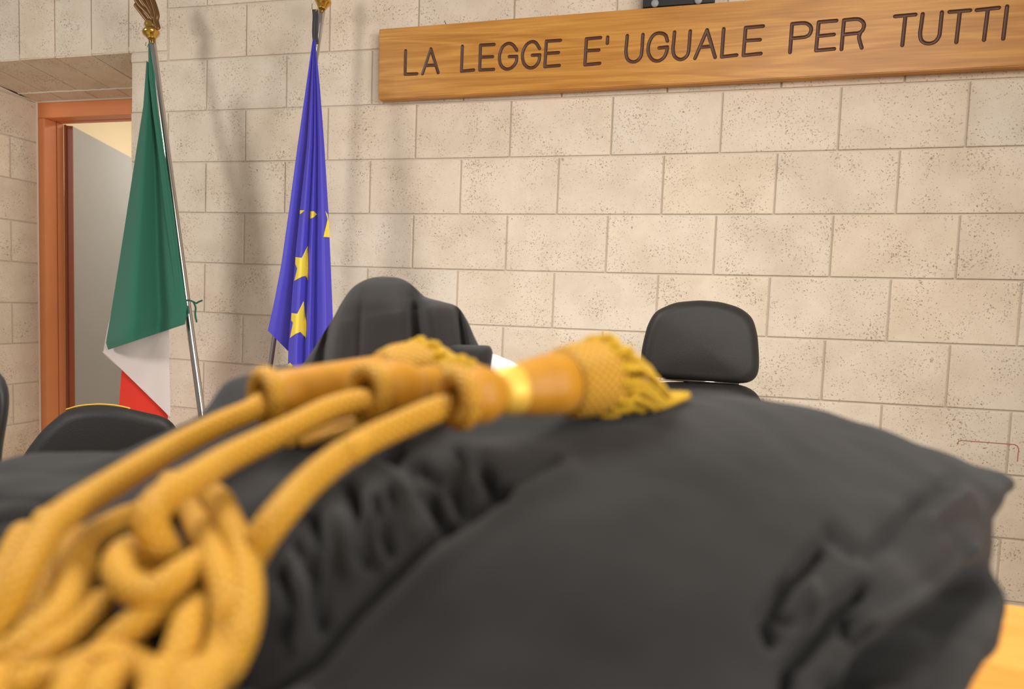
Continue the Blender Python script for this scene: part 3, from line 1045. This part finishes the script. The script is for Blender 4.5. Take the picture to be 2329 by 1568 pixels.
g2 = thing('draped_gown', 'black gown draped over a chair in a rounded hump beside the blue flag', 'gown', (hc[0], hc[1], DZ))
Lr = [(868, 629, 0), (842, 633, .02), (815, 645, .035), (795, 662, .045), (776, 690, .055), (757, 725, .06), (738, 755, .065), (716, 790, .07), (695, 820, .075), (668, 858, .08), (640, 920, .085), (610, 1020, .09), (596, 1160, .095), (590, 1290, .095)]
Rr = [(872, 629), (905, 632), (930, 643), (948, 658), (968, 676), (1005, 686), (1040, 698), (1062, 728), (1078, 764), (1094, 800), (1105, 860), (1120, 960), (1125, 1110), (1128, 1290)]
rings = []
NA = 160
Lc, Rc = catmull(np.array(Lr), 90), catmull(np.array(Rr, float), 90)
for i in range(90):
    s = i / 89
    pl, pr_ = Lc[i], Rc[i]
    a_ = np.linspace(0, 2 * math.pi, NA, endpoint=False)
    cx, hw = (pl[0] + pr_[0]) / 2, (pr_[0] - pl[0]) / 2
    cyv = pl[1] + (pr_[1] - pl[1]) * (1 + np.cos(a_)) / 2
    x = cx + hw * np.cos(a_)
    dep = max(pl[2], .002)
    front = np.sin(a_) > 0
    dd = d2 + .02 - dep * np.sin(a_) * 1.0
    # hanging folds on the near side
    fold = 0
    for fx, fw, fh in ((948, 15, -.045), (998, 30, .034), (905, 34, .022), (735, 13, -.036), (770, 24, .022), (835, 34, .012), (1050, 9, -.034), (1076, 14, .014), (703, 13, .016), (815, 10, -.010)):
        lean = (x - cx) * 0
        fold = fold + fh * np.exp(-((x - (fx + (s - .6) * (fx - 880) * .35)) / fw) ** 2)
    amp = np.clip((s - .12) / .3, 0, 1)
    dd = dd - np.where(front, fold * amp * np.clip(np.sin(a_) * 2.2, 0, 1), 0)
    rings.append([at(q, w, e) for q, w, e in zip(x, cyv, dd)])
G = np.array(rings)
mb = MB().grid(G, 0, close_u=True)
mb.f.append(tuple(range(NA))); mb.m.append(0)
body2 = mb.build('gown_body', M['gown_far'], g2)
mb = MB()
q = [(1008, 784), (1070, 785), (1116, 786), (1121, 800), (1121, 840), (1118, 880), (1060, 890), (1008, 880)]
cushion(mb, px_outline(q, d2 - .03), ray(1065, 830), .07, .016, 80, puff=.004)
mb.build('sleeve', M['gown_far'], g2)
mb = MB()
top = catmull(np.array([at(1100, 797, 1.11), at(1128, 806, 1.11), at(1150, 815, 1.10), at(1175, 826, 1.09), at(1192, 838, 1.09)]), 30)
bot = catmull(np.array([at(1100, 842, 1.10), at(1130, 848, 1.09), at(1150, 853, 1.08), at(1175, 858, 1.07), at(1192, 862, 1.07)]), 30)
mb.grid(np.stack([top, top * .5 + bot * .5 + (0, -.004, .002), bot], 1))
bib = mb.build('white_bib', M['bib'], g2)
so = bib.modifiers.new('solid', 'SOLIDIFY'); so.thickness = .003
so = bib.modifiers.new('sub', 'SUBSURF'); so.levels = 1; so.render_levels = 2
bib['label'] = 'white pleated neck bib'

# ------------------------------------------------------------------ the big gown in the foreground
XC = [-300, -100, 60, 250, 340, 450, 520, 600, 670, 860, 1100, 1300, 1540, 1735, 1900, 2050, 2200, 2302]
rowC = list(zip(XC, [1080, 1058, 1043, 1037, 1003, 945, 874, 857, 853, 936, 922, 925, 908, 915, 947, 997, 1057, 1101],
                [.47, .47, .47, .47, .46, .45, .45, .45, .45, .44, .43, .43, .44, .46, .47, .47, .47, .47]))
rowN1 = list(zip(XC[:-1] + [2259], [1130, 1110, 1100, 1100, 1075, 1030, 1005, 1005, 1010, 1010, 998, 990, 988, 1020, 1060, 1110, 1150, 1203],
                 [.38, .38, .38, .37, .37, .37, .37, .36, .36, .345, .335, .35, .355, .36, .375, .38, .39, .41]))
rowN2 = list(zip(XC[:-3] + [2030, 2170, 2290], [1280, 1260, 1255, 1250, 1250, 1250, 1240, 1235, 1230, 1225, 1225, 1230, 1250, 1270, 1290, 1310, 1340, 1400],
                 [.29, .29, .285, .28, .275, .27, .27, .27, .27, .27, .27, .27, .28, .29, .295, .30, .32, .34]))
rowN3 = list(zip(XC[:-4] + [1880, 1990, 2095, 2200], [1570] * 18, [.225] * 9 + [.228, .23, .232, .237, .24, .245, .252, .262, .275]))
rowN4 = list(zip(XC[:-4] + [1860, 1950, 2040, 2120], [1760] * 18, [.192] * 9 + [.194, .196, .198, .20, .205, .21, .215, .222, .232]))


def W(row): return np.array([at(*p) for p in row])


C_ = W(rowC)
fwd = np.array([RM[0, 1], RM[1, 1], 0]); fwd /= np.linalg.norm(fwd)
rgt = np.array([RM[0, 0], RM[1, 0], 0]); rgt /= np.linalg.norm(rgt)


def on_desk(P, f, z=DZ + .002):
    Q = P + fwd * f
    Q[:, 2] = z
    return Q


B1 = C_ + fwd * .045 - np.array([0, 0, .014])
B2 = C_ + fwd * .085 - np.array([0, 0, .09])
B3 = on_desk(C_, .11)
N4 = W(rowN4)
N5 = on_desk(N4, -.035)
ctrl = np.stack([B3, B2, B1, C_, W(rowN1), W(rowN2), W(rowN3), N4, N5])
# side walls at both ends: the cloth turns over and falls to the bench
rs1 = ctrl[:, -1] - rgt * .012 + fwd * .035 - np.array([0, 0, .035])
rs2 = ctrl[:, -1] - rgt * .02 + fwd * .05; rs2[:, 2] = DZ + .002
ls2 = ctrl[:, 0] - rgt * .05; ls2[:, 2] = DZ + .002
for k in (0, -1):
    rs1[k, 2] = max(DZ + .002, rs1[k, 2]) if k else DZ + .002
rs1[:, 2] = np.maximum(rs1[:, 2], DZ + .002)
ctrl = np.concatenate([ls2[:, None], ctrl, rs1[:, None], rs2[:, None]], 1)
NR, NC = 260, 460
T1 = catmull(ctrl, NR)                                   # along rows
G = np.swapaxes(catmull(np.swapaxes(T1, 0, 1), NC), 0, 1)  # along columns
G[..., 2] = np.maximum(G[..., 2], DZ + .0015)


def normals(G):
    du = np.gradient(G, axis=1); dv = np.gradient(G, axis=0)
    n = np.cross(du, dv)
    n /= np.linalg.norm(n, axis=2)[..., None] + 1e-12
    return n


Nn = normals(G)
if Nn[NR // 2, NC // 2, 2] < 0: Nn = -Nn
px, py, pd = project(G)
disp = np.zeros(G.shape[:2])


def seg_dist(px, py, pts):
    best = np.full(px.shape, 1e9)
    for (x0, y0), (x1, y1) in zip(pts[:-1], pts[1:]):
        vx, vy = x1 - x0, y1 - y0
        t = np.clip(((px - x0) * vx + (py - y0) * vy) / (vx * vx + vy * vy + 1e-9), 0, 1)
        best = np.minimum(best, np.hypot(px - x0 - t * vx, py - y0 - t * vy))
    return best


STROKES = [  # polyline on the cloth, half width (px), height (m); negative = furrow
    # gathers under the yoke
    ([(806, 1120), (816, 1193), (833, 1275)], 15, -.0055), ([(856, 1142), (866, 1208), (884, 1254)], 12, -.0050), ([(893, 1124), (902, 1172)], 11, -.0045),
    ([(912, 1015), (889, 1048)], 14, -.0055), ([(962, 1065), (1000, 1090)], 12, -.0050), ([(982, 1140), (1016, 1196)], 15, -.0065),
    ([(1036, 1122), (1047, 1152)], 15, -.0055), ([(1096, 1080), (1140, 1128)], 14, -.0060), ([(1047, 1034), (1052, 1046)], 12, -.005),
    ([(712, 1170), (728, 1231), (711, 1309), (715, 1379), (727, 1420)], 15, -.0060), ([(640, 1310), (658, 1387), (645, 1450)], 14, -.0050),
    ([(793, 1105), (800, 1130)], 12, -.0045), ([(676, 1240), (690, 1290)], 12, -.003), ([(938, 1065), (945, 1100)], 9, -.003),
    ([(769, 1190), (793, 1290)], 22, .0030), ([(833, 1135), (848, 1212), (872, 1285)], 12, .0030), ([(665, 1270), (688, 1387), (672, 1470)], 16, .0028),
    ([(930, 1170), (950, 1215)], 24, .0030), ([(880, 1060), (925, 1130), (960, 1190)], 10, .0025), ([(1065, 1060), (1085, 1120)], 14, .0030),
    # yoke seam: furrow with the smooth panel standing up beyond it
    ([(1262, 1056), (1215, 1076), (1150, 1110)], 12, -.0012),
    ([(1150, 1112), (1110, 1145), (1060, 1180), (986, 1226), (928, 1284), (870, 1334), (808, 1396), (762, 1454), (727, 1503), (657, 1548), (600, 1590)], 14, -.0042),
    ([(1290, 1075), (1180, 1125), (1075, 1215), (960, 1302), (845, 1415), (770, 1500), (680, 1590)], 26, .0014),
    # folds at the right hand end
    ([(1867, 1253), (1830, 1295), (1790, 1342), (1750, 1412), (1764, 1448)], 19, -.0046), ([(1963, 1344), (1905, 1393), (1857, 1460), (1833, 1487)], 21, -.0055),
    ([(1941, 1412), (1936, 1452)], 16, -.0060), ([(1836, 1340), (1850, 1375)], 24, .0035), ([(1790, 1400), (1800, 1412)], 12, -.003),
    ([(2225, 1312), (2150, 1382), (2066, 1450), (2003, 1502), (1975, 1575)], 46, -.0110), ([(2215, 1262), (2140, 1340), (2052, 1392), (1980, 1428)], 20, .0050),
    ([(2165, 1098), (2097, 1145), (2040, 1204), (1980, 1260)], 24, -.0024), ([(1890, 1212), (1940, 1250)], 18, -.0025), ([(1806, 1510), (1795, 1580)], 16, -.0060),
    ([(1926, 1535), (1896, 1580)], 18, -.0065), ([(1890, 1530), (1915, 1480)], 22, .003), ([(2110, 1180), (2180, 1130)], 26, .003),
    # left end
    ([(-60, 1131), (52, 1131), (140, 1135)], 8, -.0045), ([(-80, 1190), (0, 1177), (86, 1159), (140, 1153)], 9, -.0050), ([(-40, 1060), (120, 1060), (260, 1056)], 12, -.0035),
    ([(-60, 1215), (60, 1205), (120, 1200)], 10, -.003), ([(560, 1180), (640, 1130), (700, 1130)], 20, -.003),
]
vis = (pd > .15)
for pts, w, h in STROKES:
    disp += np.where(vis, h * (2.0 if h < 0 else 1.7) * np.exp(-(seg_dist(px, py, pts) / w) ** 2), 0)
low = np.zeros(disp.shape)
for i in range(NR):
    for j in range(NC):
        p = G[i, j]
        low[i, j] = noise.noise(Vector((p[0] * 26, p[1] * 26, p[2] * 26))) * .0030 + noise.noise(Vector((p[0] * 60, p[1] * 60, p[2] * 60 + 7))) * .0005
edge = np.clip((G[..., 2] - DZ) / .03, 0, 1)
G = G + Nn * ((disp + low) * edge)[..., None]
G[..., 2] = np.maximum(G[..., 2], DZ + .0015)
g1 = thing('foreground_gown', 'large black gown heaped on the bench in the foreground, gathered below a yoke seam', 'gown', tuple(on_desk(C_[10:11], 0)[0]))
mb = MB().grid(G)
mb.build('gown_cloth', M['gown'], g1)
bvh = BVHTree.FromPolygons([Vector(p) for p in G.reshape(-1, 3)], [f for f in mb.f])


def gown_depth(x, y):
    r = ray(x, y)
    nrm = np.linalg.norm(r)
    hit = bvh.ray_cast(Vector(CAM), Vector(r / nrm), 3.0)
    return (hit[3] / nrm) if hit[0] is not None else None


# ------------------------------------------------------------------ gold cords and tassels lying on the gown
gc = thing('gold_cordon', 'gold braided cordon with knotted cords and three tassels lying on the black gown', 'cordon', tuple(at(600, 1100, .28)))
CR = 0.00625


def clear(P, r):
    """push a run of cord out of the cloth so that it lies on it"""
    P = np.array(P)
    for _ in range(3):
        for i in range(len(P)):
            q, nrm, _i, dist = bvh.find_nearest(Vector(P[i]), .08)
            if q is None: continue
            nrm = nrm if nrm.z > 0 else -nrm
            sd = (Vector(P[i]) - q).dot(nrm)
            if sd < r * 1.06:
                P[i] += np.array(nrm) * (r * 1.08 - sd)
        k = P.copy()
        k[1:-1] = (P[:-2] + 2 * P[1:-1] + P[2:]) / 4
        P = k
    for i in range(len(P)):
        q, nrm, _i, dist = bvh.find_nearest(Vector(P[i]), .08)
        if q is None: continue
        nrm = nrm if nrm.z > 0 else -nrm
        sd = (Vector(P[i]) - q).dot(nrm)
        if sd < r * 1.04: P[i] += np.array(nrm) * (r * 1.05 - sd)
    return P



def cord(name, pts, r=CR, seg=20, n=None, parent=gc, mat='cord', label=None):
    """pts: (x, y, depth) or (x, y, 'k') with k = layer above the gown"""
    out = []
    for x, y, z in pts:
        if isinstance(z, str):
            gd = gown_depth(min(max(x, -280), 2250), min(y, 1740)) or .22
            gd = gd - r * (1.05 + 1.75 * float(z))
        else:
            gd = z
            g = gown_depth(x, y)
            if g is not None: gd = min(gd, g - r * 1.02)
        out.append((x, y, gd))
    out = np.array(out)
    k = np.ones(5) / 5
    if len(out) > 2:
        out[1:-1, 2] = (out[:-2, 2] + 2 * out[1:-1, 2] + out[2:, 2]) / 4
    P = clear(catmull(np.array([at(*p) for p in out]), n or len(out) * 9), r)
    o = MB().tube(P, r, seg, round_cap=True).build(name, M[mat], parent)
    return o


def s3(pts): return [(x / 3.087, 1060 + y / 3.087) for x, y in pts]


# three straight runs, ending inside the knot
cord('cord', [(618, 902, .364), (590, 922, .355), (560, 940, .347), (500, 965, .338), (400, 1015, .318), (315, 1064, .295), (227, 1118, .272), (168, 1156, .259), (113, 1198, .249), (76, 1254, .240), (46, 1310, .233), (14, 1370, .228), (-25, 1440, .223)])
cord('cord', [(852, 908, .344), (832, 912, .337), (800, 916, .331), (740, 935, .325), (640, 985, .302), (520, 1042, .279), (453, 1083, .264), (402, 1112, .254), (358, 1146, .246), (342, 1185, .242), (354, 1222, .241), (378, 1262, '0.9'), (404, 1298, '0')])
cord('cord', [(1050, 918, .320), (1028, 924, .316), (980, 937, .309), (900, 972, .30), (830, 1005, .287), (770, 1042, .276), (700, 1100, .262), (645, 1160, .25), (602, 1215, .242), (574, 1262, '0.6'), (545, 1310, '0')])
# knot strands
K = [
    [(385, 1180, '0'), (404, 1150, '0.3'), (434, 1127, '0.9'), (468, 1120, '1.4'), (500, 1142, '1.6'), (520, 1190, '1.6'), (545, 1241, '1.6'), (560, 1303, '1.6'), (563, 1368, '1.6'), (553, 1433, '1.6'), (527, 1497, '1.5'), (480, 1570, '1.2'), (430, 1650, '1')],
    [(395, 1110, '0'), (424, 1146, '0.4'), (448, 1188, '0.9'), (474, 1240, '1.4'), (494, 1287, '1.8'), (512, 1335, '1.8'), (517, 1384, '1.6'), (512, 1449, '1.2'), (490, 1513, '1'), (440, 1590, '0.6')],
    [(500, 1248, '0.6'), (470, 1268, '1'), (437, 1288, '1.6'), (400, 1316, '2'), (350, 1346, '2.1'), (308, 1341, '2.1'), (272, 1306, '2.1'), (272, 1272, '2'), (298, 1252, '1.9'), (330, 1262, '1.5'), (356, 1292, '0.8'), (372, 1330, '0')],
    [(480, 1296, '0'), (430, 1330, '0.7'), (385, 1366, '0.9'), (345, 1396, '1.2'), (305, 1424, '1.4'), (262, 1462, '1.2'), (228, 1502, '0.9'), (190, 1560, '0.6'), (150, 1630, '0.2')],
    [(350, 1168, '0.4'), (317, 1170, '0.9'), (262, 1190, '1.2'), (212, 1222, '1.4'), (188, 1258, '1.3'), (184, 1300, '0.8'), (176, 1350, '0')],
    [(110, 1190, '0.4'), (146, 1222, '0.8'), (163, 1287, '1.2'), (157, 1350, '1.4'), (130, 1400, '1.6'), (82, 1444, '1.7'), (28, 1484, '1.6'), (-40, 1520, '1')],
    [(480, 1362, '0'), (454, 1384, '0.8'), (428, 1420, '1.4'), (412, 1478, '1.7'), (388, 1530, '1.7'), (362, 1580, '1.6'), (330, 1650, '1')],
    [(230, 1380, '0'), (190, 1412, '0.6'), (150, 1446, '1'), (110, 1478, '1.3'), (50, 1516, '1.2'), (-30, 1560, '0.8')],
    [(60, 1590, '1.4'), (110, 1564, '1.5'), (180, 1524, '1.5'), (245, 1500, '1.4'), (305, 1518, '1.1'), (345, 1548, '0.6'), (370, 1600, '0')],
    [(100, 1290, '0.2'), (60, 1310, '0.8'), (24, 1336, '1.2'), (-20, 1366, '1.2'), (-70, 1400, '0.8')],
    [(60, 1230, '0'), (20, 1290, '0.6'), (-20, 1350, '0.8'), (-60, 1420, '0.8')],
    [(300, 1490, '0'), (285, 1530, '0.3'), (262, 1580, '0.4'), (220, 1640, '0.3')],
    [(100, 1400, '0'), (60, 1450, '0.2'), (10, 1540, '0.3'), (-30, 1620, '0.2')],
    [(440, 1480, '0'), (450, 1540, '0.3'), (420, 1610, '0.5'), (400, 1680, '0.5')],
    [(180, 1240, '0'), (120, 1310, '0.3'), (80, 1380, '0.3'), (40, 1430, '0.2')],
]
for k in K:
    cord('knot_strand', k, .0057)
cord('cord_loop', [(802, 918, .333), (814, 938, .337), (826, 962, .345), (790, 978, .35), (740, 992, .352), (690, 1006, .352)], .0028, 10)
cord('cord_loop', [(905, 900, .36), (840, 945, .36), (780, 965, .36), (725, 985, .36), (660, 1012, .36)], .0028, 10)


def tassel(p0, p1, prof_core, bell, band, ring_r, fringe_len, fringe_n, drop, seed, ring=(.0045, .0115), tip=None, name='tassel'):
    """p0/p1: mouth of the cap and rim of the bell"""
    t = bpy.data.objects.new(name, None)
    COL.objects.link(t)
    t.parent = gc
    L = np.linalg.norm(p1 - p0)
    prof = prof_core + bell
    lift = 0.0
    for t_, r_0 in prof:
        c = p0 + (p1 - p0) / L * t_
        for q in np.linspace(0, 2 * math.pi, 16, endpoint=False):
            s_ = c + np.array([math.cos(q) * r_0 * .3, math.sin(q) * r_0 * .3, -r_0])
            hit = bvh.ray_cast(Vector((s_[0], s_[1], s_[2] + .2)), Vector((0, 0, -1)), .5)
            if hit[0] is not None: lift = max(lift, hit[0].z + .0022 - s_[2])
    p0 = p0 + np.array([0, 0, lift]); p1 = p1 + np.array([0, 0, lift])
    A = p1 - p0
    L = np.linalg.norm(A); A = A / L
    rr = random.Random(seed)
    # rolled rope rim round the mouth
    N = np.cross(A, (0.2, 0.1, .97)); N /= np.linalg.norm(N); Bv = np.cross(A, N)
    a = np.linspace(0, 2 * math.pi, 49)
    MB().tube([p0 + (N * math.cos(q) + Bv * math.sin(q)) * ring[1] for q in a], ring[0], 14, cap=False).build('rope_rim', M['cord'], t)
    MB().lathe(p0, A, [(.003, ring[1] * .55), (.0, ring[1] * .9), (.001, ring[1] * 1.05)] + prof_core, 48).build('cap_body', M['silk'], t)
    if band:
        MB().lathe(p0, A, band, 48).build('gold_ring', M['band'], t)
    MB().lathe(p0, A, bell, 64).build('net_bell', M['net'], t)
    fb_ = MB()
    e0, r0 = bell[-1]
    for ringi in range(2):
        nst = fringe_n if ringi == 0 else int(fringe_n * 1.3)
        for k in range(nst):
            q = 2 * math.pi * (k + .5 * ringi) / nst + rr.uniform(-.1, .1)
            rad = (N * math.cos(q) + Bv * math.sin(q))
            tan = np.cross(A, rad)
            if ringi == 0:      # short curl standing off the rim
                s = p0 + A * (e0 - .004) + rad * (r0 + .0004)
                ln = rr.uniform(.008, .012)
                sw = rr.uniform(-.003, .003)
                pts = [s, s + A * ln * .5 + rad * .0016, s + A * ln + rad * .0012 + tan * sw, s + A * ln * .9 - rad * .0026 + tan * sw, s + A * ln * .4 - rad * .003 + tan * sw * .6]
                P = catmull(np.array(pts), 24)
            else:
                r_in = r0 * .86
                s = p0 + A * (e0 - .003) + rad * r_in
                ln = fringe_len * rr.uniform(.88, 1.1)
                pts = [s, s + A * .006 + rad * .0012]
                for m in range(1, 7):
                    f = m / 6
                    pts.append(s + A * (.006 + ln * f) + rad * (.0012 - r_in * .72 * f ** 1.3) + np.array([0, 0, -drop * f ** 1.6]))
                P = catmull(np.array(pts), 34)
            for i_ in range(len(P)):   # rest on the gown
                hit = bvh.ray_cast(Vector((P[i_][0], P[i_][1], P[i_][2] + .1)), Vector((0, 0, -1)), .3)
                if hit[0] is not None:
                    P[i_][2] = max(P[i_][2], hit[0].z + .0044)
            fb_.tube(P, (.0021 if ringi == 0 else .0027), 9, round_cap=True, twist=(.14, 2, 900))
    fb_.build('fringe', M['fringe'], t)
    return t


# nearest tassel
P0, P1 = at(1042, 917, .312), at(1286, 879, .356)
L = np.linalg.norm(P1 - P0)
tassel(P0, P1,
       [(.004, .0122), (.009, .0138), (.014, .0140), (.018, .0130), (.021, .0112), (.0235, .0100), (.0245, .0097), (L - .040, .0112), (L - .036, .0122), (L - .026, .0145), (L - .014, .0162), (L, .0174)],
       [(L - .003, .0176), (L - .002, .0188), (L + .002, .0198), (L + .008, .0205), (L + .016, .0210), (L + .024, .0212), (L + .027, .0206)],
       [(L - .0475, .0098), (L - .047, .0108), (L - .044, .0117), (L - .038, .0124), (L - .035, .0126), (L - .0345, .0116)], .012, .066, 15, .042, 3, ring=(.0050, .0108))
# middle tassel, mostly behind the nearest one
P0, P1 = at(840, 892, .340), at(1035, 872, .398)
L = np.linalg.norm(P1 - P0)
tassel(P0, P1,
       [(.004, .0125), (.010, .0150), (.018, .0160), (.026, .0150), (.032, .0120), (.036, .0108), (L - .022, .0115), (L, .0125)],
       [(L - .020, .0122), (L - .014, .0130), (L - .006, .0132), (L + .002, .0130)],
       None, .012, .022, 14, .02, 5, ring=(.0050, .0112))
# far tassel
P0, P1 = at(606, 905, .360), at(872, 863, .418)
L = np.linalg.norm(P1 - P0)
tassel(P0, P1,
       [(.004, .0128), (.010, .0134), (L * .5, .0140), (L - .004, .0146), (L + .004, .0150)],
       [(L - .003, .0152), (L + .002, .0180), (L + .010, .0205), (L + .020, .0212), (L + .028, .0208), (L + .032, .0196)],
       None, .012, .056, 14, .032, 9, ring=(.0051, .0116))
